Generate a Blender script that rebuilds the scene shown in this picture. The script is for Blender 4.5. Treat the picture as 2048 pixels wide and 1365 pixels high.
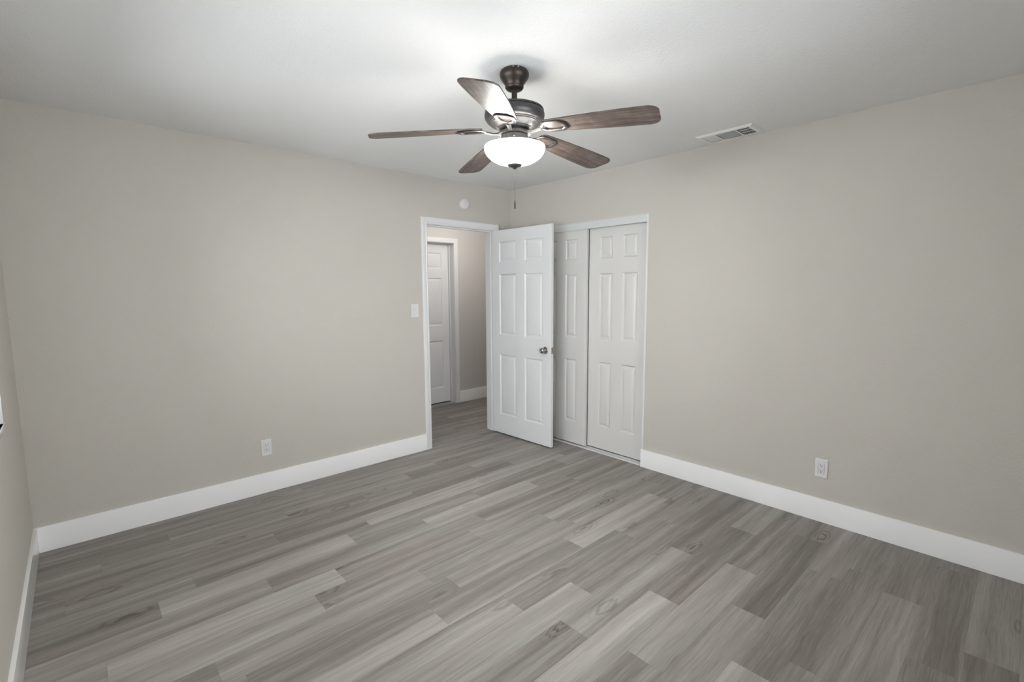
import bpy, bmesh, math, random
from mathutils import Vector, Matrix

for o in list(bpy.data.objects):
    bpy.data.objects.remove(o)
scene = bpy.context.scene
COL = scene.collection

# ------------------------------------------------------------------ camera
cam_data = bpy.data.cameras.new('camera')
cam_data.sensor_fit = 'HORIZONTAL'
cam_data.sensor_width = 36.0
cam_data.lens = 953.0 / 2048.0 * 36.0
cam_data.clip_start = 0.02
cam = bpy.data.objects.new('camera', cam_data)
COL.objects.link(cam)
YAW, PITCH, ROLL = 0.7413, -0.1068, -0.0054
fw = Vector((math.cos(PITCH) * math.sin(YAW), math.cos(PITCH) * math.cos(YAW), math.sin(PITCH)))
r0 = Vector((math.cos(YAW), -math.sin(YAW), 0))
u0 = r0.cross(fw)
rt = r0 * math.cos(ROLL) + u0 * math.sin(ROLL)
up = -r0 * math.sin(ROLL) + u0 * math.cos(ROLL)
M = Matrix((rt, up, -fw)).transposed().to_4x4()
M.translation = Vector((-3.3375, -3.6537, 1.4489))
cam.matrix_world = M
scene.camera = cam

# ------------------------------------------------------------------ sky, exposure, lights
world = bpy.data.worlds.new('sky')
scene.world = world
world.use_nodes = True
wn = world.node_tree.nodes
wn['Background'].inputs[0].default_value = (0.90, 0.955, 1.0, 1)
wn['Background'].inputs[1].default_value = 9.0

vs = scene.view_settings
vs.view_transform = 'Standard'
vs.look = 'None'
vs.exposure = 0.0
vs.gamma = 1.0
vs.use_curve_mapping = False

FAN = Vector((-1.7846, -1.9825, 0))
H = 2.44
X0, Y0 = -3.60, -3.97           # far ends of the room; the seen corner is the origin
HALL_Y = 1.295

HALL_W = 17.0                    # the hallway's ceiling lamp
BOWL_GLOW = 90.0
BOWL_INNER = 7.5


def lamp(name, loc, watts, size, color):
    d = bpy.data.lights.new(name, 'POINT')
    d.energy = watts
    d.shadow_soft_size = size
    d.color = color
    o = bpy.data.objects.new(name, d)
    o.location = loc
    COL.objects.link(o)
    return o


lamp('hall_lamp', (0.05, 0.42, 2.20), HALL_W, 0.07, (1.0, 0.955, 0.93))

# ------------------------------------------------------------------ materials


def new_mat(name):
    m = bpy.data.materials.new(name)
    m.use_nodes = True
    nt = m.node_tree
    return m, nt, nt.nodes['Principled BSDF']


def nd(nt, typ, **kw):
    n = nt.nodes.new(typ)
    for k, v in kw.items():
        setattr(n, k, v)
    return n


def paint(name, color, rough=0.5, bump=0.0, scale=180.0, mottle=0.03, spec=0.5, coat=0.0):
    m, nt, b = new_mat(name)
    b.inputs['Roughness'].default_value = rough
    b.inputs['Specular IOR Level'].default_value = spec
    tc = nd(nt, 'ShaderNodeTexCoord')
    n1 = nd(nt, 'ShaderNodeTexNoise')
    n1.inputs['Scale'].default_value = 2.2
    n1.inputs['Detail'].default_value = 3
    nt.links.new(tc.outputs['Object'], n1.inputs['Vector'])
    mr = nd(nt, 'ShaderNodeMapRange')
    mr.inputs[3].default_value = 1 - mottle
    mr.inputs[4].default_value = 1 + mottle
    nt.links.new(n1.outputs['Fac'], mr.inputs[0])
    mx = nd(nt, 'ShaderNodeMix', data_type='RGBA', blend_type='MULTIPLY')
    mx.inputs[0].default_value = 1
    mx.inputs[6].default_value = (*color, 1)
    nt.links.new(mr.outputs[0], mx.inputs[7])
    nt.links.new(mx.outputs[2], b.inputs['Base Color'])
    if bump > 0:
        n2 = nd(nt, 'ShaderNodeTexNoise')
        n2.inputs['Scale'].default_value = scale
        n2.inputs['Detail'].default_value = 4
        n2.inputs['Roughness'].default_value = 0.55
        nt.links.new(tc.outputs['Object'], n2.inputs['Vector'])
        bp = nd(nt, 'ShaderNodeBump')
        bp.inputs['Strength'].default_value = bump
        bp.inputs['Distance'].default_value = 0.002
        nt.links.new(n2.outputs['Fac'], bp.inputs['Height'])
        nt.links.new(bp.outputs[0], b.inputs['Normal'])
    return m


def metal(name, color, rough, metallic=1.0, wear=0.15):
    m, nt, b = new_mat(name)
    b.inputs['Metallic'].default_value = metallic
    tc = nd(nt, 'ShaderNodeTexCoord')
    n1 = nd(nt, 'ShaderNodeTexNoise')
    n1.inputs['Scale'].default_value = 40
    nt.links.new(tc.outputs['Object'], n1.inputs['Vector'])
    mr = nd(nt, 'ShaderNodeMapRange')
    mr.inputs[3].default_value = rough * (1 - wear)
    mr.inputs[4].default_value = rough * (1 + wear)
    nt.links.new(n1.outputs['Fac'], mr.inputs[0])
    nt.links.new(mr.outputs[0], b.inputs['Roughness'])
    b.inputs['Base Color'].default_value = (*color, 1)
    return m


WALL = paint('greige_wall_paint', (0.547, 0.518, 0.470), 0.62, 0.8, 120, 0.015, 0.18)
CEIL = paint('ceiling_paint', (0.80, 0.798, 0.787), 0.85, 0.9, 110, 0.015, 0.2)
HALLWALL = paint('hall_wall_paint', (0.565, 0.548, 0.525), 0.62, 0.3, 150, 0.015, 0.18)
TRIM = paint('white_semigloss_paint', (0.92, 0.917, 0.912), 0.10, 0, mottle=0.01)
CASING = paint('white_casing_paint', (0.735, 0.733, 0.728), 0.25, 0, mottle=0.01)
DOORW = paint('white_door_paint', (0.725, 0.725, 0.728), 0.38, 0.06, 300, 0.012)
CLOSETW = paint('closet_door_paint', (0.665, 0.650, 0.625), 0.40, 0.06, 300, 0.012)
PLASTIC = paint('white_plastic', (0.70, 0.69, 0.68), 0.32, 0, mottle=0.0)
TRACK = paint('enamelled_track_metal', (0.62, 0.635, 0.63), 0.35, 0, mottle=0.01)
VENTW = paint('vent_enamel', (0.84, 0.84, 0.82), 0.4, 0, mottle=0.01)
DARK = paint('recess_shade', (0.018, 0.018, 0.02), 0.8, 0, mottle=0.0)  # near-black colour stands in for the shade inside openings
BRONZE = metal('oil_rubbed_bronze', (0.046, 0.036, 0.030), 0.38, 0.7)
PEWTER = metal('dark_pewter', (0.068, 0.066, 0.066), 0.40, 0.62)
NICKEL = metal('satin_nickel', (0.40, 0.37, 0.34), 0.28)


def make_floor_mat():
    m, nt, b = new_mat('grey_vinyl_plank')
    L = nt.links.new
    tc = nd(nt, 'ShaderNodeTexCoord')
    tone = nd(nt, 'ShaderNodeAttribute', attribute_name='tone')
    off = nd(nt, 'ShaderNodeAttribute', attribute_name='shift')
    add = nd(nt, 'ShaderNodeVectorMath', operation='ADD')
    L(tc.outputs['Object'], add.inputs[0])
    L(off.outputs['Vector'], add.inputs[1])

    # slow wander so the grain is not ruler straight
    wob = nd(nt, 'ShaderNodeTexNoise')
    wob.inputs['Scale'].default_value = 2.6
    wob.inputs['Detail'].default_value = 2
    L(add.outputs[0], wob.inputs['Vector'])
    wsub = nd(nt, 'ShaderNodeVectorMath', operation='SUBTRACT')
    wsub.inputs[1].default_value = (0.5, 0.5, 0.5)
    L(wob.outputs['Color'], wsub.inputs[0])
    wmul = nd(nt, 'ShaderNodeVectorMath', operation='MULTIPLY')
    wmul.inputs[1].default_value = (0.0, 0.022, 0.0)
    L(wsub.outputs[0], wmul.inputs[0])
    wadd = nd(nt, 'ShaderNodeVectorMath', operation='ADD')
    L(add.outputs[0], wadd.inputs[0])
    L(wmul.outputs[0], wadd.inputs[1])

    def grain(sx, sy, detail, rough):
        mp = nd(nt, 'ShaderNodeMapping')
        mp.inputs['Scale'].default_value = (sx, sy, 1)
        L(wadd.outputs[0], mp.inputs['Vector'])
        n = nd(nt, 'ShaderNodeTexNoise')
        n.inputs['Scale'].default_value = 1
        n.inputs['Detail'].default_value = detail
        n.inputs['Roughness'].default_value = rough
        L(mp.outputs[0], n.inputs['Vector'])
        return n.outputs['Fac']

    broad = grain(0.55, 15, 4, 0.5)      # wide soft streaks
    mid = grain(2.2, 60, 5, 0.6)         # fibre bundles
    fine = grain(9, 260, 4, 0.65)        # pores
    tint = grain(1.2, 5, 2, 0.5)         # warm / cool drift

    # knots and cathedral figure, sparse
    kmap = nd(nt, 'ShaderNodeMapping')
    kmap.inputs['Scale'].default_value = (1.5, 4.2, 1)
    L(wadd.outputs[0], kmap.inputs['Vector'])
    kv = nd(nt, 'ShaderNodeTexVoronoi', feature='F1')
    kv.inputs['Scale'].default_value = 1.3
    kv.inputs['Randomness'].default_value = 1.0
    L(kmap.outputs[0], kv.inputs['Vector'])
    rings = nd(nt, 'ShaderNodeMath', operation='SINE')
    rm = nd(nt, 'ShaderNodeMath', operation='MULTIPLY_ADD')
    rm.inputs[1].default_value = 70
    L(kv.outputs['Distance'], rm.inputs[0])
    nmul = nd(nt, 'ShaderNodeMath', operation='MULTIPLY')
    nmul.inputs[1].default_value = 14
    L(mid, nmul.inputs[0])
    L(nmul.outputs[0], rm.inputs[2])
    L(rm.outputs[0], rings.inputs[0])
    kmask = nd(nt, 'ShaderNodeMapRange', interpolation_type='SMOOTHSTEP')
    kmask.inputs[1].default_value = 0.34
    kmask.inputs[2].default_value = 0.05
    kmask.inputs[3].default_value = 0
    kmask.inputs[4].default_value = 1
    L(kv.outputs['Distance'], kmask.inputs[0])
    kcol = nd(nt, 'ShaderNodeSeparateColor')
    L(kv.outputs['Color'], kcol.inputs[0])
    kon = nd(nt, 'ShaderNodeMath', operation='GREATER_THAN')
    kon.inputs[1].default_value = 0.45
    L(kcol.outputs[0], kon.inputs[0])
    kk = nd(nt, 'ShaderNodeMath', operation='MULTIPLY')
    L(kmask.outputs[0], kk.inputs[0])
    L(kon.outputs[0], kk.inputs[1])
    rpos = nd(nt, 'ShaderNodeMapRange')
    rpos.inputs[1].default_value = -0.2
    rpos.inputs[2].default_value = 1
    L(rings.outputs[0], rpos.inputs[0])
    knot = nd(nt, 'ShaderNodeMath', operation='MULTIPLY')
    L(kk.outputs[0], knot.inputs[0])
    L(rpos.outputs[0], knot.inputs[1])

    def mad(a, mul, addv):
        n = nd(nt, 'ShaderNodeMath', operation='MULTIPLY_ADD')
        L(a, n.inputs[0])
        n.inputs[1].default_value = mul
        if isinstance(addv, float):
            n.inputs[2].default_value = addv
        else:
            L(addv, n.inputs[2])
        return n.outputs[0]
    v = mad(broad, 0.80, -0.400)
    v = mad(mid, 0.46, v)
    v = mad(v, 1.0, -0.22)
    v = mad(fine, 0.46, v)
    v = mad(v, 1.0, -0.23)
    v = mad(knot.outputs[0], -0.36, v)
    v = mad(tone.outputs['Fac'], 1.0, v)
    ramp = nd(nt, 'ShaderNodeValToRGB')
    cr = ramp.color_ramp
    cr.elements[0].position = 0.0
    cr.elements[0].color = (0.103, 0.090, 0.084, 1)
    cr.elements[1].position = 1.0
    cr.elements[1].color = (0.50, 0.482, 0.455, 1)
    e = cr.elements.new(0.35)
    e.color = (0.215, 0.197, 0.184, 1)
    e = cr.elements.new(0.65)
    e.color = (0.345, 0.329, 0.309, 1)
    L(v, ramp.inputs['Fac'])
    hue = nd(nt, 'ShaderNodeMix', data_type='RGBA', blend_type='MULTIPLY')
    L(ramp.outputs['Color'], hue.inputs[6])
    tr = nd(nt, 'ShaderNodeValToRGB')
    tr.color_ramp.elements[0].position = 0.35
    tr.color_ramp.elements[0].color = (1.03, 0.985, 0.985, 1)
    tr.color_ramp.elements[1].position = 0.65
    tr.color_ramp.elements[1].color = (1.0, 0.998, 0.98, 1)
    L(tint, tr.inputs['Fac'])
    L(tr.outputs['Color'], hue.inputs[7])
    hue.inputs[0].default_value = 1
    L(hue.outputs[2], b.inputs['Base Color'])
    rr = nd(nt, 'ShaderNodeMapRange')
    rr.inputs[3].default_value = 0.46
    rr.inputs[4].default_value = 0.62
    L(mid, rr.inputs[0])
    L(rr.outputs[0], b.inputs['Roughness'])
    b.inputs['Specular IOR Level'].default_value = 0.22
    bp = nd(nt, 'ShaderNodeBump')
    bp.inputs['Strength'].default_value = 0.12
    bp.inputs['Distance'].default_value = 0.001
    L(fine, bp.inputs['Height'])
    L(bp.outputs[0], b.inputs['Normal'])
    return m


def make_blade_mat():
    m, nt, b = new_mat('weathered_walnut_blade')
    L = nt.links.new
    tc = nd(nt, 'ShaderNodeTexCoord')
    mp = nd(nt, 'ShaderNodeMapping')
    mp.inputs['Scale'].default_value = (4.5, 75, 20)
    L(tc.outputs['Object'], mp.inputs['Vector'])
    n = nd(nt, 'ShaderNodeTexNoise')
    n.inputs['Scale'].default_value = 1
    n.inputs['Detail'].default_value = 6
    n.inputs['Roughness'].default_value = 0.62
    n.inputs['Distortion'].default_value = 0.5
    L(mp.outputs[0], n.inputs['Vector'])
    mp2 = nd(nt, 'ShaderNodeMapping')
    mp2.inputs['Scale'].default_value = (30, 9, 9)
    L(tc.outputs['Object'], mp2.inputs['Vector'])
    n2 = nd(nt, 'ShaderNodeTexNoise')
    n2.inputs['Scale'].default_value = 1
    n2.inputs['Detail'].default_value = 4
    L(mp2.outputs[0], n2.inputs['Vector'])
    ad = nd(nt, 'ShaderNodeMath', operation='MULTIPLY_ADD')
    ad.inputs[1].default_value = 0.35
    L(n2.outputs['Fac'], ad.inputs[0])
    L(n.outputs['Fac'], ad.inputs[2])
    ramp = nd(nt, 'ShaderNodeValToRGB')
    cr = ramp.color_ramp
    cr.elements[0].position = 0.45
    cr.elements[0].color = (0.034, 0.023, 0.018, 1)
    cr.elements[1].position = 0.95
    cr.elements[1].color = (0.215, 0.172, 0.152, 1)
    e = cr.elements.new(0.68)
    e.color = (0.092, 0.067, 0.056, 1)
    L(ad.outputs[0], ramp.inputs['Fac'])
    L(ramp.outputs['Color'], b.inputs['Base Color'])
    b.inputs['Roughness'].default_value = 0.45
    return m


def make_bowl_mat(name, glow):
    m, nt, b = new_mat(name)
    b.inputs['Base Color'].default_value = (0.9, 0.89, 0.86, 1)
    b.inputs['Roughness'].default_value = 0.4
    b.inputs['Emission Color'].default_value = (1.0, 0.975, 0.93, 1)
    b.inputs['Emission Strength'].default_value = glow
    return m


def make_pane_mat():
    m, nt, b = new_mat('window_glass')
    nt.nodes.remove(b)
    out = nt.nodes['Material Output']
    tr = nd(nt, 'ShaderNodeBsdfTransparent')
    gl = nd(nt, 'ShaderNodeBsdfGlossy')
    gl.inputs['Roughness'].default_value = 0.02
    fr = nd(nt, 'ShaderNodeFresnel')
    fr.inputs['IOR'].default_value = 1.45
    mx = nd(nt, 'ShaderNodeMixShader')
    nt.links.new(fr.outputs[0], mx.inputs[0])
    nt.links.new(tr.outputs[0], mx.inputs[1])
    nt.links.new(gl.outputs[0], mx.inputs[2])
    nt.links.new(mx.outputs[0], out.inputs['Surface'])
    return m


FLOORM = make_floor_mat()
BLADEM = make_blade_mat()
BOWLM = make_bowl_mat('lit_frosted_glass', BOWL_GLOW)
BOWLI = make_bowl_mat('bowl_inner_glass', BOWL_INNER)
PANE = make_pane_mat()

# ------------------------------------------------------------------ mesh helpers


class MB:
    def __init__(self):
        self.bm = bmesh.new()

    def box(self, a, b, bevel=0.0):
        a = [min(a[i], b[i]) for i in range(3)], [max(a[i], b[i]) for i in range(3)]
        lo, hi = a
        v = [self.bm.verts.new((x, y, z)) for x in (lo[0], hi[0]) for y in (lo[1], hi[1]) for z in (lo[2], hi[2])]
        fs = []
        for q in ((0, 1, 3, 2), (4, 6, 7, 5), (0, 4, 5, 1), (2, 3, 7, 6), (0, 2, 6, 4), (1, 5, 7, 3)):
            fs.append(self.bm.faces.new([v[i] for i in q]))
        if bevel > 0:
            ed = list({e for f in fs for e in f.edges})
            bmesh.ops.bevel(self.bm, geom=ed, offset=bevel, segments=2, profile=0.7, affect='EDGES')
        return self

    def prism(self, pts, z0, z1, axis=2):
        """polygon (2-D points) extruded along an axis"""
        def put(p, z):
            if axis == 2:
                return (p[0], p[1], z)
            if axis == 1:
                return (p[0], z, p[1])
            return (z, p[0], p[1])
        a = [self.bm.verts.new(put(p, z0)) for p in pts]
        b = [self.bm.verts.new(put(p, z1)) for p in pts]
        n = len(pts)
        self.bm.faces.new(a[::-1])
        self.bm.faces.new(b)
        for i in range(n):
            self.bm.faces.new((a[i], a[(i + 1) % n], b[(i + 1) % n], b[i]))
        return self

    def lathe(self, prof, seg=48, c=(0, 0, 0), close=False):
        rings = []
        for r, z in prof:
            if r < 1e-6:
                rings.append([self.bm.verts.new((c[0], c[1], c[2] + z))])
            else:
                rings.append([self.bm.verts.new((c[0] + r * math.cos(2 * math.pi * i / seg),
                                                 c[1] + r * math.sin(2 * math.pi * i / seg), c[2] + z)) for i in range(seg)])
        pairs = list(zip(rings, rings[1:]))
        if close:
            pairs.append((rings[-1], rings[0]))
        for A, B in pairs:
            if len(A) == 1 and len(B) == 1:
                continue
            for i in range(seg):
                j = (i + 1) % seg
                if len(A) == 1:
                    self.bm.faces.new((A[0], B[j], B[i]))
                elif len(B) == 1:
                    self.bm.faces.new((A[i], A[j], B[0]))
                else:
                    self.bm.faces.new((A[i], A[j], B[j], B[i]))
        return self

    def tube(self, pts, r, seg=10, closed=False, flat=1.0):
        pts = [Vector(p) for p in pts]
        n = len(pts)
        rings = []
        for i, p in enumerate(pts):
            if closed:
                t = pts[(i + 1) % n] - pts[i - 1]
            else:
                t = pts[min(i + 1, n - 1)] - pts[max(i - 1, 0)]
            t.normalize()
            ref = Vector((0, 0, 1)) if abs(t.z) < 0.95 else Vector((1, 0, 0))
            s = t.cross(ref).normalized()
            w = s.cross(t).normalized()
            rr = r[i] if isinstance(r, (list, tuple)) else r
            rings.append([self.bm.verts.new(p + s * math.cos(2 * math.pi * k / seg) * rr + w * math.sin(2 * math.pi * k / seg) * rr * flat) for k in range(seg)])
        rng = range(n) if closed else range(n - 1)
        for i in rng:
            A, B = rings[i], rings[(i + 1) % n]
            for k in range(seg):
                j = (k + 1) % seg
                self.bm.faces.new((A[k], A[j], B[j], B[k]))
        if not closed:
            self.bm.faces.new(rings[0][::-1])
            self.bm.faces.new(rings[-1])
        return self

    def xform(self, mat):
        bmesh.ops.transform(self.bm, matrix=mat, verts=self.bm.verts)
        return self

    def build(self, name, mat, parent=None, smooth=None, loc=None):
        bmesh.ops.recalc_face_normals(self.bm, faces=self.bm.faces)
        me = bpy.data.meshes.new(name)
        self.bm.to_mesh(me)
        self.bm.free()
        for mm in (mat if isinstance(mat, (list, tuple)) else [mat]):
            me.materials.append(mm)
        if smooth is not None:
            me.shade_smooth()
            me.set_sharp_from_angle(angle=math.radians(smooth))
        o = bpy.data.objects.new(name, me)
        COL.objects.link(o)
        if parent is not None:
            o.parent = parent
        if loc is not None:
            o.location = loc
        return o


def thing(name, label, cat, loc=(0, 0, 0), rotz=0.0, group=None, kind=None):
    o = bpy.data.objects.new(name, None)
    o.empty_display_size = 0.1
    COL.objects.link(o)
    o.location = loc
    o.rotation_euler = (0, 0, rotz)
    return tag(o, label, cat, group, kind)


def tag(o, label, cat, group=None, kind=None):
    o['label'] = label
    o['category'] = cat
    if group:
        o['group'] = group
    if kind:
        o['kind'] = kind
    return o


S = 'structure'

# ------------------------------------------------------------------ room shell
WT = 0.125                                    # wall thickness
DX0, DX1, DZ = -1.018, -0.217, 2.048          # rough opening of the doorway in the back wall
CY0, CY1, CZ = -1.588, -0.352, 2.036          # closet opening in the right wall
WY0, WY1, WZ0, WZ1 = -2.75, -0.705, 0.89, 2.05  # window opening in the left wall

b = MB()
b.box((X0 - WT, 0, 0), (DX0, WT, H)).box((DX1, 0, 0), (1.75, WT, H)).box((DX0, 0, DZ), (DX1, WT, H))
tag(b.build('wall_back', WALL), 'greige textured wall holding the open doorway, light switch and round detector', 'wall', kind=S)
b = MB()
b.box((0, Y0 - WT, 0), (WT, CY0, H)).box((0, CY1, 0), (WT, 0, H)).box((0, CY0, CZ), (WT, CY1, H))
tag(b.build('wall_right', WALL), 'greige textured wall to the right of the sliding closet doors', 'wall', kind=S)
b = MB()
b.box((X0 - WT, Y0 - WT, 0), (X0, WY0, H)).box((X0 - WT, WY1, 0), (X0, 0, H))
b.box((X0 - WT, WY0, 0), (X0, WY1, WZ0)).box((X0 - WT, WY0, WZ1), (X0, WY1, H))
tag(b.build('wall_left', WALL), 'narrow strip of greige wall with the window sill at the left edge', 'wall', kind=S)
b = MB()
VX0, VX1 = -2.95, -1.25                        # opening for the added daylight window behind the camera
b.box((X0, Y0 - WT, 0), (VX0, Y0, H)).box((VX1, Y0 - WT, 0), (0, Y0, H))
b.box((VX0, Y0 - WT, 0), (VX1, Y0, WZ0)).box((VX0, Y0 - WT, WZ1), (VX1, Y0, H))
tag(b.build('wall_front', WALL), 'greige wall of the bedroom behind the camera', 'wall', kind=S)
b = MB()
b.box((X0 - WT, Y0 - WT, H), (1.75, HALL_Y + 0.6, H + 0.1))
tag(b.build('ceiling', CEIL), 'white textured ceiling above the bedroom with the fan', 'ceiling', kind=S)

# hallway beyond the doorway
HX0, HX1, HZ = -0.585, 0.225, 2.048
b = MB()
b.box((-2.6, HALL_Y, 0), (HX0, HALL_Y + 0.14, H)).box((HX1, HALL_Y, 0), (1.75, HALL_Y + 0.14, H)).box((HX0, HALL_Y, HZ), (HX1, HALL_Y + 0.14, H))
tag(b.build('wall_hall', HALLWALL), 'grey hallway wall seen through the open doorway', 'wall', kind=S)
b = MB().box((-2.7, WT, 0), (-2.6, HALL_Y + 0.14, H))
tag(b.build('wall_hall_left', HALLWALL), 'end wall of the hallway to the left, behind the bedroom wall', 'wall', kind=S)
b = MB().box((1.75, 0, 0), (1.85, HALL_Y + 0.14, H))
tag(b.build('wall_hall_right', HALLWALL), 'end wall of the hallway to the right, behind the open door', 'wall', kind=S)
b = MB()  # unseen closure, added so daylight does not leak under the hallway door
b.box((-0.9, HALL_Y + 0.50, 0), (0.5, HALL_Y + 0.56, H)).box((-0.9, HALL_Y + 0.14, 0), (-0.84, HALL_Y + 0.50, H)).box((0.44, HALL_Y + 0.14, 0), (0.5, HALL_Y + 0.50, H))
tag(b.build('wall_leak_block', HALLWALL), 'unseen closure walls added behind the hallway door against light leaks', 'wall', kind=S)
# closet interior
b = MB()
b.box((0.72, CY0 - 0.2, 0), (0.78, -0.001, H)).box((WT, CY0 - 0.2, 0), (0.72, CY0 - 0.14, H))
tag(b.build('wall_closet', WALL), 'inner wall of the closet hidden behind the sliding doors', 'wall', kind=S)

# ------------------------------------------------------------------ plank floor (one mesh, one face per plank)
PW, PL = 0.1524, 0.914
random.seed(11)
bm = bmesh.new()
lt = bm.faces.layers.float.new('tone')
lsh = bm.faces.layers.float_vector.new('shift')
FX0, FX1, FY0, FY1 = X0 - WT, 1.85, Y0 - WT, HALL_Y + 0.6


def add_plank(x0, x1, y0, y1, tone, z=0.0):
    x0, x1 = max(x0, FX0), min(x1, FX1)
    if x1 - x0 < 1e-4:
        return
    g = 0.00025
    v = [bm.verts.new(q) for q in ((x0 + g, y0 + g, z), (x1 - g, y0 + g, z), (x1 - g, y1 - g, z), (x0 + g, y1 - g, z))]
    f = bm.faces.new(v)
    f[lt] = tone
    f[lsh] = (random.uniform(0, 60), random.uniform(0, 60), random.uniform(0, 60))


ROW_Y = -2.503
# row -> x of one butt joint;  (row, x inside the plank) -> how pale that plank's print is
JOINTS = {-5: -0.47, -4: -0.63, -3: -1.203, -2: -0.885, -1: -1.39, 0: -0.95, 1: -1.62, 2: -1.94, 3: -1.328, 4: -2.05, 5: -1.21, 6: -2.597, 7: -2.437, 8: -0.90,
          9: -2.24, 10: -2.085, 11: -0.733, 12: -1.02, 13: -0.595, 14: -3.03}
PALE = {(-1, -1.8): 0.66, (-2, -1.3): 0.60, (-2, -2.2): 0.40, (-3, -1.7): 0.54, (-3, -0.8): 0.34, (-4, -2.0): 0.66, (-4, -0.3): 0.52, (-4, -1.1): 0.40,
        (-5, -0.2): 0.42, (-5, -0.9): 0.38, (-1, -0.9): 0.36, (0, -0.5): 0.36, (0, -1.5): 0.50, (1, -1.2): 0.38, (1, -2.0): 0.54, (2, -2.3): 0.50, (2, -1.5): 0.40,
        (3, -0.9): 0.62, (3, -1.8): 0.44, (3, -2.7): 0.54, (4, -1.5): 0.42, (5, -1.8): 0.43, (6, -3.0): 0.56, (6, -2.1): 0.41, (7, -2.9): 0.64, (7, -2.0): 0.42, (8, -1.3): 0.62,
        (8, -2.3): 0.40, (9, -2.7): 0.62, (9, -1.8): 0.42, (10, -1.6): 0.58, (10, -0.7): 0.56, (11, -0.3): 0.52, (12, -0.6): 0.52, (9, -0.2): 0.52, (13, -0.3): 0.50,
        (11, -1.2): 0.36, (12, -1.5): 0.40, (11, -2.2): 0.38, (12, -2.4): 0.37, (13, -1.2): 0.38}
r_lo = int(math.floor((FY0 - ROW_Y) / PW))
r_hi = int(math.ceil((FY1 - ROW_Y) / PW))
for r in range(r_lo, r_hi):
    y0 = ROW_Y + r * PW
    x = JOINTS.get(r, random.uniform(0, PL))
    while x > FX0:
        x -= PL
    while x < FX1:
        t = random.gauss(0.43, 0.03)
        for (rr_, px), v_ in PALE.items():
            if rr_ == r and x <= px < x + PL:
                t = v_
        add_plank(x, x + PL, max(y0, FY0), min(y0 + PW, FY1), t)
        x += PL
# dark bevel ground under the planks
v = [bm.verts.new(q) for q in ((FX0, FY0, -0.0015), (FX1, FY0, -0.0015), (FX1, FY1, -0.0015), (FX0, FY1, -0.0015))]
f = bm.faces.new(v)
f[lt] = 0.05
v2 = [bm.verts.new((p.co.x, p.co.y, -0.10)) for p in v]
for i in range(4):
    q = bm.faces.new((v[i], v[(i + 1) % 4], v2[(i + 1) % 4], v2[i]))
    q[lt] = 0.05
bm.faces.new(v2[::-1])[lt] = 0.05
me = bpy.data.meshes.new('floor')
bm.to_mesh(me)
bm.free()
me.materials.append(FLOORM)
fl = bpy.data.objects.new('floor', me)
COL.objects.link(fl)
tag(fl, 'grey wood-look vinyl plank floor running from bedroom into hallway', 'floor', kind=S)

# ------------------------------------------------------------------ baseboards
BT, BH = 0.015, 0.1463


def board(name, a, c, label, mat=TRIM):
    o = MB().box(a, c, 0.0018).build(name, mat, smooth=30)
    return tag(o, label, 'baseboard', kind=S)


board('baseboard_back', (X0, -BT, 0.001), (-1.0625, 0, BH), 'tall white baseboard under the wall left of the doorway')
board('baseboard_back_corner', (-0.171, -BT, 0.001), (0, 0, BH), 'short white baseboard in the corner hidden behind the open door')
board('baseboard_right', (-BT, Y0, 0.001), (0, -1.573, BH), 'tall white baseboard on the wall right of the closet')
board('baseboard_right_corner', (-BT, CY1 + 0.004, 0.001), (0, -BT, BH), 'short white baseboard between corner and closet hidden behind the open door')
board('baseboard_left', (X0, Y0 + BT, 0.001), (X0 + BT, -BT, BH), 'white baseboard running along the left wall below the window')
board('baseboard_front', (X0, Y0, 0.001), (-BT, Y0 + BT, BH), 'white baseboard behind the camera')
board('baseboard_hall', (0.2655, HALL_Y - BT, 0.001), (1.75, HALL_Y, BH), 'white baseboard on the hallway wall beside the casing')
board('baseboard_hall_left', (-2.6, HALL_Y - BT, 0.001), (-0.628, HALL_Y, BH), 'white baseboard of the hallway to the left of its door')

# ------------------------------------------------------------------ doorway: jamb and casing


def casing_profile(w):
    """moulded colonial casing: (across, out) from inner edge to outer edge"""
    return [(0, 0), (0, 0.009), (0.004, 0.0115), (0.012, 0.0125), (0.016, 0.0105), (0.020, 0.0125), (w * 0.62, 0.0155), (w * 0.80, 0.0165), (w * 0.9, 0.0165), (w, 0.0130), (w, 0)]


def casing_u(name, xl, xr, zt, yw, w, label, outward=-1):
    """mitred casing round an opening: xl/xr/zt are the casing's inner edges, yw the wall face"""
    prof = casing_profile(w)
    bmx = bmesh.new()
    rows = []
    for a, d in prof:
        y = yw + outward * d
        rows.append([bmx.verts.new(q) for q in ((xl - a, y, 0.001), (xl - a, y, zt + a), (xr + a, y, zt + a), (xr + a, y, 0.001))])
    n = len(rows)
    for i in range(n):
        A, B = rows[i], rows[(i + 1) % n]
        for k in range(3):
            bmx.faces.new((A[k], A[k + 1], B[k + 1], B[k]))
    for k in (0, 3):
        bmx.faces.new([rw[k] for rw in rows])
    m = MB()
    m.bm.free()
    m.bm = bmx
    o = m.build(name, CASING, smooth=25)
    return tag(o, label, 'door frame', kind=S)


def jamb_u(name, xl, xr, zt, y0, y1, stop_y0, stop_y1, th, label):
    """door lining: xl/xr/zt are its inner faces"""
    m = MB()
    m.box((xl - th, y0, 0.001), (xl, y1, zt + th)).box((xr, y0, 0.001), (xr + th, y1, zt + th)).box((xl, y0, zt), (xr, y1, zt + th))
    s = 0.011
    m.box((xl, stop_y0, 0.001), (xl + s, stop_y1, zt - s)).box((xr - s, stop_y0, 0.001), (xr, stop_y1, zt - s)).box((xl, stop_y0, zt - s), (xr, stop_y1, zt))
    return tag(m.build(name, CASING), label, 'door frame', kind=S)


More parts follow.
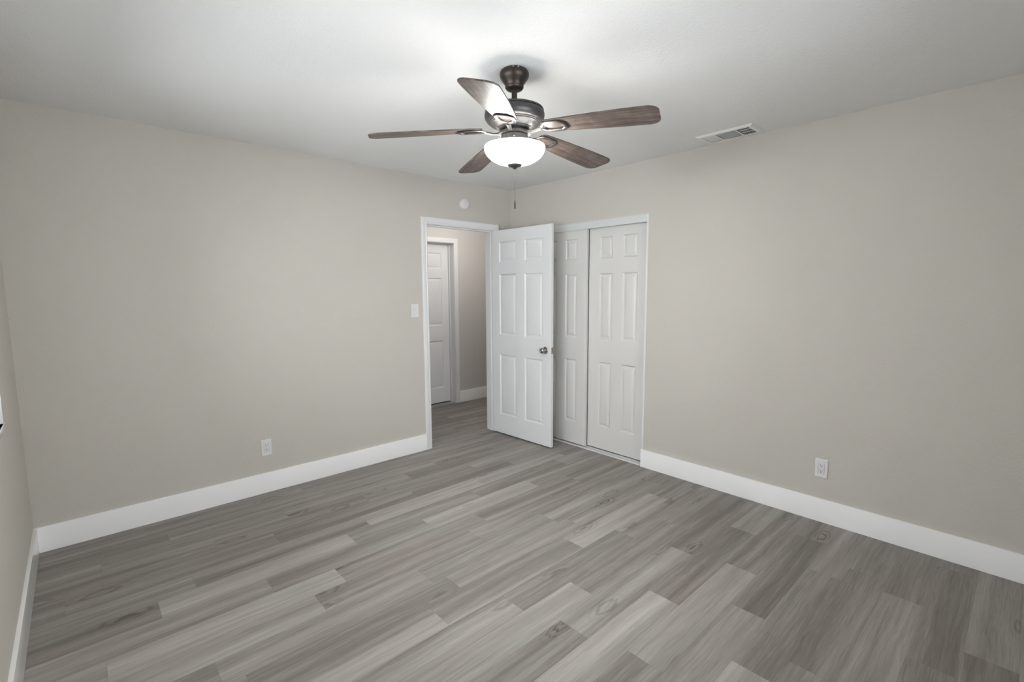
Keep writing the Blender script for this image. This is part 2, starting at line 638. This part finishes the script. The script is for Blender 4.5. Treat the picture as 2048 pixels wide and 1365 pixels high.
JL, JR, JZ = -1.0, -0.235, 2.030
jb = jamb_u('trim_1', JL, JR, JZ, 0.0, WT, 0.040, 0.075, 0.017, 'white door lining inside the bedroom doorway')
sp = MB().box((JL - 0.0005, 0.010, 0.868), (JL + 0.0015, 0.034, 0.925)).box((JL, 0.018, 0.884), (JL + 0.002, 0.030, 0.910))
sp = sp.build('strike_plate', NICKEL, jb)
sp['label'] = 'small metal strike plate'
casing_u('trim_2', JL - 0.005, JR + 0.005, JZ + 0.005, 0.0, 0.0575, 'white moulded casing round the bedroom doorway')
casing_u('trim_3', JL - 0.005, JR + 0.005, JZ + 0.005, WT, 0.0575, 'white casing on the hallway side of the bedroom doorway', outward=1)
# hallway door opening
KL, KR, KZ = -0.568, 0.208, 2.030
jamb_u('trim_4', KL, KR, KZ, HALL_Y, HALL_Y + 0.14, HALL_Y + 0.085, HALL_Y + 0.112, 0.017, 'white door lining of the hallway door')
casing_u('trim_5', KL - 0.003, KR + 0.003, KZ + 0.004, HALL_Y, 0.0545, 'white moulded casing round the hallway door seen through the doorway')

# ------------------------------------------------------------------ six-panel doors


def six_panel(w, z0, z1, t, cols, rows):
    """slab from s=0..w, face at n=0 (towards -n), back at n=t; returns MB in (s, n, z)"""
    m = MB()
    bmx = m.bm
    ch = 0.0025

    def side(n_face, sgn):
        xs = [ch] + [q for c in cols for q in c] + [w - ch]
        zs = [z0 + ch] + [q for r in rows for q in r] + [z1 - ch]
        grid = {}
        for i, x in enumerate(xs):
            for j, z in enumerate(zs):
                grid[i, j] = bmx.verts.new((x, n_face, z))
        for i in range(len(xs) - 1):
            for j in range(len(zs) - 1):
                if i % 2 == 1 and j % 2 == 1:
                    prev = [grid[i, j], grid[i + 1, j], grid[i + 1, j + 1], grid[i, j + 1]]
                    xa, xb, za, zb = xs[i], xs[i + 1], zs[j], zs[j + 1]
                    for ins, dep in ((0.003, 0.0014), (0.007, 0.0075), (0.012, 0.0110), (0.018, 0.0110), (0.029, 0.0060), (0.038, 0.0020), (0.041, 0.0014)):
                        cur = [bmx.verts.new((x, n_face + sgn * dep, z)) for x, z in ((xa + ins, za + ins), (xb - ins, za + ins), (xb - ins, zb - ins), (xa + ins, zb - ins))]
                        for k in range(4):
                            bmx.faces.new((prev[k], prev[(k + 1) % 4], cur[(k + 1) % 4], cur[k]))
                        prev = cur
                    bmx.faces.new(prev)
                else:
                    bmx.faces.new((grid[i, j], grid[i + 1, j], grid[i + 1, j + 1], grid[i, j + 1]))
        nx, nz = len(xs), len(zs)
        loop = [grid[i, 0] for i in range(nx)] + [grid[nx - 1, j] for j in range(1, nz)] + [grid[i, nz - 1] for i in range(nx - 2, -1, -1)] + [grid[0, j] for j in range(nz - 2, 0, -1)]
        outer = []
        for v in loop:
            x = 0 if v.co.x < ch * 1.5 else (w if v.co.x > w - ch * 1.5 else v.co.x)
            z = z0 if v.co.z < z0 + ch * 1.5 else (z1 if v.co.z > z1 - ch * 1.5 else v.co.z)
            outer.append(bmx.verts.new((x, n_face + sgn * ch, z)))
        L = len(loop)
        for k in range(L):
            bmx.faces.new((loop[k], loop[(k + 1) % L], outer[(k + 1) % L], outer[k]))
        return outer
    A = side(0.0, 1)
    B = side(t, -1)
    L = len(A)
    for k in range(L):
        bmx.faces.new((A[k], A[(k + 1) % L], B[(k + 1) % L], B[k]))
    return m


# the open bedroom door
DROWS = [(0.204, 0.815), (1.006, 1.604), (1.716, 1.914)]
d1 = thing('door_1', 'white six-panel door standing open into the room with a nickel knob', 'door', (-0.2535, -0.004, 0), 0, kind=S)
ang = math.radians(-90 + 1.87)
d1.rotation_euler = (0, 0, ang)          # local +x runs from hinge to free edge, local +y is the door's thickness
DW = 0.768
six_panel(DW, 0.012, 2.024, 0.035, [(0.095, 0.330), (0.438, 0.673)], DROWS).build('slab', DOORW, d1, smooth=28)


def knob(side):
    m = MB()
    prof = [(0.0, 0), (0.0325, 0), (0.0325, 0.004), (0.029, 0.0085), (0.016, 0.011), (0.0135, 0.014), (0.0135, 0.026), (0.019, 0.030),
            (0.0245, 0.036), (0.0262, 0.043), (0.0255, 0.050), (0.0225, 0.056), (0.0125, 0.0605), (0.0115, 0.0595), (0.0, 0.0595)]
    m.lathe(prof, 40)
    rot = Matrix.Rotation(math.radians(90 if side < 0 else -90), 4, 'X')
    m.xform(rot)
    return m


k1 = knob(-1).build('door_knob', NICKEL, d1, smooth=35, loc=(0.703, 0.0, 0.905))
k1['label'] = 'satin nickel round knob'
k2 = knob(1).build('door_knob', NICKEL, d1, smooth=35, loc=(0.703, 0.035, 0.905))
k2['label'] = 'satin nickel round knob'
lp = MB().box((DW - 0.0005, 0.005, 0.876), (DW + 0.0016, 0.030, 0.934)).box((DW, 0.0115, 0.897), (DW + 0.011, 0.0235, 0.914), 0.002)
lp = lp.build('latch', NICKEL, d1)
lp['label'] = 'metal latch plate on the door edge'
for hz in (0.26, 1.05, 1.80):
    m = MB()
    m.tube([(-0.004, 0.038, hz - 0.045), (-0.004, 0.038, hz + 0.045)], 0.006, 12)
    m.box((-0.0018, 0.006, hz - 0.044), (0.0004, 0.036, hz + 0.044))
    h = m.build('hinge', NICKEL, d1)

# the hallway door
d4 = thing('door_4', 'white six-panel hallway door beyond the doorway, closed in its casing', 'door', (KL + 0.003, HALL_Y + 0.1125, 0), 0, kind=S)
six_panel(0.770, 0.014, 2.022, 0.035, [(0.100, 0.332), (0.438, 0.668)], DROWS).build('slab', DOORW, d4, smooth=28)
knob(-1).build('door_knob', NICKEL, d4, smooth=35, loc=(0.065, 0.0, 0.905))

# ------------------------------------------------------------------ sliding closet doors
CROWS = [(0.222, 0.812), (1.012, 1.590), (1.714, 1.902)]


def closet_door(name, y_left, w, xf, cols, label):
    """front face at x=xf facing the room (-x); s runs from the corner side (y_left) towards -y"""
    t = thing(name, label, 'door', (xf, y_left, 0), 0, kind=S)
    t.rotation_euler = (0, 0, math.radians(-90))       # local x -> -y, local y -> +x
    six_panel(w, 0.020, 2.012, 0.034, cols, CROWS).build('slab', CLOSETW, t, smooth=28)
    return t


LW = 0.604
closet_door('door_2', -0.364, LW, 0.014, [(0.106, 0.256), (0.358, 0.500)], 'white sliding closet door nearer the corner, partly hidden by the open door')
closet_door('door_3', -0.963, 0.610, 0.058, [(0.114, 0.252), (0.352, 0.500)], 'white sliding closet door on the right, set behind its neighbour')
m = MB()
m.box((0.000, CY0 + 0.015, 1.974), (0.003, CY1 - 0.012, 2.0315))              # fascia
m.box((0.003, CY0 + 0.015, 2.026), (0.105, CY1 - 0.012, 2.0315))
m.box((0.0515, CY0 + 0.015, 2.000), (0.0535, CY1 - 0.012, 2.026))
tag(m.build('trim_6', TRACK), 'white metal top track above the sliding closet doors', 'door track', kind=S)
m = MB()
m.prism([(0.0015, 0.0005), (0.104, 0.0005), (0.104, 0.0085), (0.0555, 0.0085), (0.0555, 0.0125), (0.0525, 0.0125), (0.0525, 0.0085), (0.0080, 0.0085), (0.0035, 0.0070)], CY0 + 0.015, CY1 - 0.012, axis=1)
tag(m.build('trim_7', TRACK), 'white metal floor track under the sliding closet doors', 'door track', kind=S)
m = MB()
m.box((-0.002, CY0, 0.001), (0.112, CY0 + 0.014, CZ)).box((-0.002, CY1 - 0.011, 0.001), (0.112, CY1, CZ))
m.box((0.0005, CY0 + 0.014, 2.0325), (0.112, CY1 - 0.011, CZ))
tag(m.build('trim_8', CASING), 'thin white lining board round the closet opening', 'door frame', kind=S)

# ------------------------------------------------------------------ window in the left wall


def window(name, label, loc, rotz, y0, y1):
    """local +x points into the room, the opening runs y0..y1 along local y"""
    w = thing(name, label, 'window', loc, rotz, kind=S)
    m = MB()
    m.box((-0.060, y1 - 0.006, WZ0), (0.0005, y1, WZ1)).box((-0.060, y0, WZ0), (0.0005, y0 + 0.006, WZ1)).box((-0.060, y0 + 0.006, WZ1 - 0.006), (0.0005, y1 - 0.006, WZ1))
    m.build('jamb', CASING, w)
    MB().box((-0.060, y0 - 0.010, WZ0 - 0.022), (0.005, y1 + 0.012, WZ0), 0.002).build('sill', TRIM, w, smooth=35)
    m = MB()
    fx0, fx1 = -0.10, -0.06
    zm = (WZ0 + WZ1) / 2
    q = 0.045
    for a, c in (((fx0, y0, WZ0), (fx1, y0 + q, WZ1)), ((fx0, y1 - q, WZ0), (fx1, y1, WZ1)), ((fx0, y0 + q, WZ0), (fx1, y1 - q, WZ0 + q)),
                 ((fx0, y0 + q, WZ1 - q), (fx1, y1 - q, WZ1)), ((fx0, y0 + q, zm - 0.022), (fx1, y1 - q, zm + 0.022))):
        m.box(a, c)
    m.build('window_frame', TRIM, w)
    MB().box((-0.082, y0 + q, WZ0 + q), (-0.078, y1 - q, zm - 0.022)).build('pane', PANE, w)
    MB().box((-0.082, y0 + q, zm + 0.022), (-0.078, y1 - q, WZ1 - q)).build('pane', PANE, w)
    return w


window('window_1', 'white window reveal and sill just showing at the left edge', (X0, 0, 0), 0, WY0, WY1)
window('window_added', 'white sash window added unseen behind the camera for daylight fill', (0, Y0, 0), math.radians(90), -VX1, -VX0)  # added daylight source, out of view, to even out the room light

# ------------------------------------------------------------------ ceiling fan
fan = thing('ceiling_fan', 'five-blade dark bronze ceiling fan with lit white glass bowl', 'ceiling fan', (FAN.x, FAN.y, H))
Z = lambda z: z - H      # world height -> fan local


def LZ(prof):
    return [(r, Z(z)) for r, z in prof]


m = MB().lathe(LZ([(0.0, 2.4395), (0.054, 2.4395), (0.0625, 2.434), (0.0668, 2.425), (0.0668, 2.415), (0.0635, 2.405), (0.0560, 2.395), (0.0480, 2.384), (0.0425, 2.376),
                   (0.0405, 2.371), (0.0425, 2.369), (0.0420, 2.363), (0.036, 2.356), (0.024, 2.352), (0.0, 2.352)]), 48)
can = m.build('canopy', BRONZE, fan, smooth=40)
for a in (3.9, 4.25):
    c, s = math.cos(a), math.sin(a)
    sc = MB().lathe([(0.0, -0.003), (0.004, -0.003), (0.0045, 0.0), (0.003, 0.002), (0, 0.0025)], 12)
    sc.xform(Matrix.Translation((0.0665 * c, 0.0665 * s, Z(2.430))) @ Matrix.Rotation(a, 4, 'Z') @ Matrix.Rotation(math.radians(90), 4, 'Y'))
    q = sc.build('screw', NICKEL, can, smooth=40)
MB().lathe(LZ([(0.0, 2.355), (0.0127, 2.355), (0.0127, 2.270), (0.0, 2.270)]), 24).build('downrod', BRONZE, fan, smooth=40)
m = MB().lathe(LZ([(0.0, 2.292), (0.019, 2.292), (0.022, 2.284), (0.026, 2.277), (0.085, 2.275), (0.124, 2.272), (0.1325, 2.268), (0.1345, 2.264), (0.1345, 2.2605), (0.1305, 2.2595), (0.1305, 2.2565),
                   (0.1350, 2.2555), (0.1375, 2.248), (0.1380, 2.240), (0.1362, 2.230), (0.1320, 2.222), (0.1260, 2.2150),
                   (0.1180, 2.2120), (0.1180, 2.2090), (0.1130, 2.2070), (0.1130, 2.2040), (0.1060, 2.2020), (0.0980, 2.1960), (0.0880, 2.1900), (0.0800, 2.1870), (0.0800, 2.1840),
                   (0.0640, 2.1810), (0.0580, 2.1800), (0.0, 2.1800)]), 72)
m.build('motor_housing', PEWTER, fan, smooth=32)
m = MB().lathe(LZ([(0.0, 2.181), (0.052, 2.181), (0.052, 2.166), (0.074, 2.166), (0.074, 2.158), (0.052, 2.158), (0.0, 2.158)]), 48)
m.build('flywheel', PEWTER, fan, smooth=32)
m = MB().lathe(LZ([(0.0, 2.160), (0.050, 2.160), (0.058, 2.157), (0.0625, 2.151), (0.0625, 2.112), (0.066, 2.108), (0.066, 2.102), (0.0, 2.102)]), 48)
lk = m.build('light_kit', PEWTER, fan, smooth=32)
for k in range(3):
    a = math.radians(225 + 120 * k)
    sc = MB().lathe([(0, -0.003), (0.005, -0.003), (0.0055, 0.002), (0.004, 0.006), (0, 0.0075)], 14)
    sc.xform(Matrix.Translation((0.0625 * math.cos(a), 0.0625 * math.sin(a), Z(2.138))) @ Matrix.Rotation(a, 4, 'Z') @ Matrix.Rotation(math.radians(90), 4, 'Y'))
    sc.build('thumb_screw', NICKEL, lk, smooth=40)
# bowl: open at the top, 4 mm thick, rests against the light kit by a centre rod
RB, ZB, HB = 0.1395, 2.1010, 0.0770
prof = []
for i in range(0, 25):
    t = math.radians(90 * i / 24)
    prof.append((RB * math.cos(t) ** 0.92 if i < 24 else 0.0, ZB - HB * math.sin(t)))
inner = [(max(r - 0.004, 0.0), z + 0.004 * min(1, (ZB - z) / HB * 2)) for r, z in prof]
outer_p = LZ([(RB - 0.0005, ZB + 0.004)] + prof)
inner_p = LZ([(RB - 0.004, ZB + 0.004)] + inner)
m = MB().lathe(outer_p + inner_p[::-1], 64)
m.bm.faces.ensure_lookup_table()
n_out = (len(outer_p) - 1) * 64
for i, f in enumerate(m.bm.faces):
    f.material_index = 0 if i < n_out else 1
bowl = m.build('glass_bowl', [BOWLM, BOWLI], fan, smooth=50)
bowl['label'] = 'glowing white frosted glass bowl shade'
MB().lathe(LZ([(0.0, 2.103), (0.005, 2.103), (0.005, 2.02), (0, 2.02)]), 12).build('centre_rod', PEWTER, fan)
m = MB().lathe(LZ([(0, 2.031), (0.031, 2.0305), (0.0345, 2.028), (0.0345, 2.0235), (0.031, 2.0195), (0.022, 2.0165), (0.012, 2.0135), (0.0085, 2.0085), (0.005, 2.0055), (0, 2.005)]), 40)
m.build('finial', PEWTER, fan, smooth=40)


def chain(x, y, z0, z1):
    m = MB()
    n = int((z0 - z1) / 0.0032)
    pts, rad = [], []
    for i in range(n * 2 + 1):
        pts.append((x, y, Z(z0 - (z0 - z1) * i / (n * 2))))
        rad.append(0.00105 if i % 2 == 0 else 0.0004)
    m.tube(pts, rad, 6)
    return m


c1 = chain(0.0, 0.0, 2.0065, 1.866).build('pull_chain', BRONZE, fan, smooth=60)
fob = MB().lathe(LZ([(0, 1.8665), (0.0018, 1.866), (0.0022, 1.860), (0.0030, 1.857), (0.0036, 1.853), (0.0042, 1.832), (0.0036, 1.827), (0, 1.826)]), 16).build('chain_fob', BRONZE, c1, smooth=40)
chain(0.0130, -0.0120, 2.020, 1.948).build('pull_chain', BRONZE, fan, smooth=60)
# blades
A0 = math.radians(143.78)
PITCH_B = math.radians(9.5)
DROOP = math.radians(4.6)
ZBL = 2.1835


def blade_outline():
    """(r, t) outline with t<0 the lower-numbered side"""
    pts = []
    r0, r1 = 0.150, 0.662
    w0, w1 = 0.048, 0.0715

    def arc(cx, cy, rr, a0, a1, n=8):
        for i in range(n + 1):
            a = math.radians(a0 + (a1 - a0) * i / n)
            pts.append((cx + rr * math.cos(a), cy + rr * math.sin(a)))
    arc(r0 + 0.022, -w0 + 0.022, 0.022, 180, 270)
    # long lower edge, slightly swelling
    for i in range(1, 10):
        u = i / 10
        pts.append((r0 + 0.022 + (r1 - 0.045 - r0 - 0.022) * u, -(w0 + (w1 - w0) * math.sin(u * math.pi / 2))))
    arc(r1 - 0.040, -w1 + 0.040, 0.040, -90, -8)
    arc(r1 - 0.052, w1 - 0.045, 0.045, 8, 90)
    for i in range(9, 0, -1):
        u = i / 10
        pts.append((r0 + 0.022 + (r1 - 0.045 - r0 - 0.022) * u, (w0 + (w1 - w0) * math.sin(u * math.pi / 2))))
    arc(r0 + 0.022, w0 - 0.022, 0.022, 90, 180)
    return pts


def make_blade():
    m = MB()
    pts = blade_outline()
    m.prism(pts, 0.0, 0.0058)
    ed = [e for e in m.bm.edges if abs(e.verts[0].co.z - e.verts[1].co.z) < 1e-6]
    bmesh.ops.bevel(m.bm, geom=ed, offset=0.0012, segments=2, affect='EDGES')
    return m


def make_bracket():
    """blade iron under the blade: stem from flywheel, then an open angular loop screwed to the blade"""
    m = MB()
    stem = [(0.056, 0, -0.0135), (0.070, 0, -0.0145), (0.085, 0, -0.0170), (0.100, 0, -0.0170), (0.118, 0, -0.0125), (0.140, 0, -0.0075)]
    m.tube(stem, [0.0125, 0.012, 0.0105, 0.010, 0.0105, 0.012], 12, flat=0.55)
    m.box((0.052, -0.016, -0.0185), (0.074, 0.016, -0.0085), 0.003)
    loop = [(0.133, 0, -0.0065), (0.158, 0.030, -0.0045), (0.185, 0.036, -0.0040), (0.232, 0.036, -0.0040), (0.254, 0.018, -0.0040), (0.254, -0.018, -0.0040), (0.232, -0.036, -0.0040), (0.185, -0.036, -0.0040), (0.158, -0.030, -0.0045)]
    dense = []
    n = len(loop)
    for i in range(n):
        a, c = Vector(loop[i]), Vector(loop[(i + 1) % n])
        for k in (0.06, 0.35, 0.65, 0.94):
            dense.append(a.lerp(c, k))
    m.tube(dense, 0.0098, 10, closed=True, flat=0.42)
    return m


BL, BR = make_blade(), make_bracket()
blade0 = iron0 = screw0 = None
for k in range(5):
    a = A0 + k * 2 * math.pi / 5
    rot = Matrix.Rotation(a, 4, 'Z') @ Matrix.Rotation(DROOP, 4, 'Y') @ Matrix.Rotation(-PITCH_B, 4, 'X')
    # +t side (counter-clockwise) hangs lower
    if k == 0:
        blade0 = BL.build('blade', BLADEM, fan, smooth=35)
        iron0 = BR.build('blade_bracket', PEWTER, fan, smooth=45)
        bo, io = blade0, iron0
    else:
        bo, io = blade0.copy(), iron0.copy()
        for q in (bo, io):
            COL.objects.link(q)
            q.parent = fan
    for q in (bo, io):
        q.matrix_local = Matrix.Translation((0, 0, Z(ZBL))) @ rot

# ------------------------------------------------------------------ ceiling register
vent = thing('air_vent', 'white three-section ceiling air register near the right wall', 'vent', (-0.148, -2.252, H))
VX, VY = 0.105, 0.180           # half sizes
m = MB()
# sloped flange frame with three openings separated by bars
ox0, ox1 = -0.072, 0.072
secs = [(0.072, 0.150), (-0.060, 0.062), (-0.145, -0.070)]   # local y ranges (towards the corner first)
zf, zb = -0.009, 0.0


def ring(m, x0, x1, y0, y1, X_0, X_1, Y_0, Y_1, z_in, z_out):
    a = [m.bm.verts.new(q) for q in ((X_0, Y_0, z_out), (X_1, Y_0, z_out), (X_1, Y_1, z_out), (X_0, Y_1, z_out))]
    c = [m.bm.verts.new(q) for q in ((x0, y0, z_in), (x1, y0, z_in), (x1, y1, z_in), (x0, y1, z_in))]
    for i in range(4):
        m.bm.faces.new((a[i], a[(i + 1) % 4], c[(i + 1) % 4], c[i]))


ring(m, -VX + 0.012, VX - 0.012, -VY + 0.012, VY - 0.012, -VX, VX, -VY, VY, -0.009, -0.0015)
ring(m, -VX, VX, -VY, VY, -VX, VX, -VY, VY, -0.0015, -0.0002)
# flat face plate built from bars
bars = [(-VX + 0.012, ox0, -VY + 0.012, VY - 0.012), (ox1, VX - 0.012, -VY + 0.012, VY - 0.012)]
ys = [VY - 0.012] + [q for s in secs for q in (s[1], s[0])] + [-VY + 0.012]
for i in range(0, len(ys), 2):
    bars.append((ox0, ox1, ys[i + 1], ys[i]))
for x0, x1, y0, y1 in bars:
    m.box((x0, y0, -0.0095), (x1, y1, -0.0080))
m.build('frame', VENTW, vent)
MB().box((ox0 - 0.004, -0.150, -0.0012), (ox1 + 0.004, 0.155, -0.0004)).build('duct_shade', DARK, vent)  # dark sheet behind the louvres; the duct's shade is put into its colour


def louvre(axis, c0, c1, pos, depth, tilt, th=0.0008):
    m = MB()
    hw = depth / 2
    if axis == 'x':
        m.box((c0, -hw, -th / 2), (c1, hw, th / 2))
        m.xform(Matrix.Translation((0, pos, -0.0048)) @ Matrix.Rotation(tilt, 4, 'X'))
    else:
        m.box((-hw, c0, -th / 2), (hw, c1, th / 2))
        m.xform(Matrix.Translation((pos, 0, -0.0048)) @ Matrix.Rotation(tilt, 4, 'Y'))
    return m


first = {}


def add_louvre(kind, mk, dx, dy):
    if kind not in first:
        o = mk().build('louvre', VENTW, vent)
        first[kind] = o
    else:
        o = first[kind].copy()
        COL.objects.link(o)
        o.parent = vent
    o.location = (dx, dy, 0)


for i in range(9):
    add_louvre('a', lambda: louvre('x', ox0, ox1, 0, 0.0062, math.radians(-38)), 0, secs[0][0] + 0.0035 + i * 0.0088)
for i in range(13):
    add_louvre('b', lambda: louvre('y', secs[1][0], secs[1][1], 0, 0.0075, math.radians(-36)), ox0 + 0.006 + i * 0.011, 0)
for i in range(7):
    add_louvre('c', lambda: louvre('x', ox0, ox1, 0, 0.0070, math.radians(62)), 0, secs[2][0] + 0.005 + i * 0.0108)
for i in range(2):
    add_louvre('d', lambda: louvre('y', secs[2][0], secs[2][1], 0, 0.006, math.radians(90)), -0.024 + i * 0.048, 0)

# ------------------------------------------------------------------ smoke detector on the back wall
det = thing('smoke_detector', 'round white detector on the wall above the doorway', 'smoke detector', (-0.600, 0, 2.244))
ROTY = Matrix.Rotation(math.radians(90), 4, 'X')      # lathe axis z -> -y
m = MB().lathe([(0, 0.0005), (0.046, 0.0005), (0.048, 0.004), (0.048, 0.010), (0, 0.010)], 40).xform(ROTY)
m.build('base_plate', PLASTIC, det, smooth=35)
m = MB().lathe([(0.0, 0.010), (0.0465, 0.010), (0.0465, 0.024), (0.044, 0.031), (0.036, 0.0335), (0.034, 0.0325), (0.030, 0.0345), (0.0, 0.0355)], 40).xform(ROTY)
m.build('cover', PLASTIC, det, smooth=30)
MB().lathe([(0, 0.0345), (0.007, 0.0350), (0.007, 0.0368), (0, 0.0372)], 20).xform(Matrix.Translation((-0.006, 0, 0.009)) @ ROTY).build('test_button', TRACK, det, smooth=35)
MB().lathe([(0, 0.0345), (0.0022, 0.0345), (0.0022, 0.0365), (0, 0.0368)], 12).xform(Matrix.Translation((0.013, 0, -0.014)) @ ROTY).build('indicator_light', TRACK, det, smooth=35)

# ------------------------------------------------------------------ light switch


def plate(hw, hh, d, holes):
    """wall plate facing -y with rectangular hole(s); built as bars plus bevelled rim"""
    m = MB()
    m.bm.free()
    m.bm = bmesh.new()
    (hx, hz) = holes
    e = 0.0045
    rings = []
    for x, z, y in ((hw, hh, -0.0002), (hw, hh, -0.0030), (hw - 0.0012, hh - 0.0012, -0.0046), (hw - e, hh - e, -d), (hx, hz, -d), (hx, hz, -0.0008)):
        rings.append([m.bm.verts.new(q) for q in ((-x, y, -z), (x, y, -z), (x, y, z), (-x, y, z))])
    for A, B in zip(rings, rings[1:]):
        for i in range(4):
            m.bm.faces.new((A[i], A[(i + 1) % 4], B[(i + 1) % 4], B[i]))
    m.bm.faces.new(rings[-1])
    return m


sw = thing('light_switch', 'white rocker light switch on the wall left of the doorway', 'light switch', (-1.1415, 0, 1.271))
plate(0.0355, 0.0585, 0.0062, (0.0168, 0.0335)).build('cover_plate', PLASTIC, sw, smooth=25)
m = MB()
m.prism([(-0.0005, -0.0325), (-0.0085, -0.0325), (-0.0062, 0.0), (-0.0100, 0.0325), (-0.0005, 0.0325)], -0.0155, 0.0155, axis=0)
m.build('rocker', PLASTIC, sw)

# ------------------------------------------------------------------ outlets


def make_outlet(label, loc, rotz):
    t = thing('wall_outlet', label, 'outlet', loc, rotz, 'white duplex outlets on the bedroom walls')
    plate(0.0355, 0.0590, 0.0062, (0.0168, 0.0335)).build('cover_plate', PLASTIC, t, smooth=25)
    m = MB().box((-0.0155, -0.0066, -0.0325), (0.0155, -0.0006, 0.0325), 0.0008)
    face = m.build('receptacle', PLASTIC, t)
    for zc in (0.0165, -0.0150):
        m = MB()
        m.box((-0.0072, -0.00685, zc + 0.0005), (-0.0050, -0.0050, zc + 0.0090))
        m.box((0.0048, -0.00685, zc + 0.0012), (0.0068, -0.0050, zc + 0.0083))
        m.build('slots', DARK, face)
        m = MB().lathe([(0, 0.0050), (0.0030, 0.0050), (0.0030, 0.00685), (0, 0.00685)], 16).xform(Matrix.Translation((0, 0, zc - 0.0065)) @ ROTY)
        m.build('ground_hole', DARK, face)
    return t


make_outlet('white duplex outlet on the wall left of the doorway, above its baseboard', (-2.3965, 0, 0.330), 0)
make_outlet('white duplex outlet on the wall right of the closet, above its baseboard', (0, -2.8430, 0.3385), math.radians(-90))
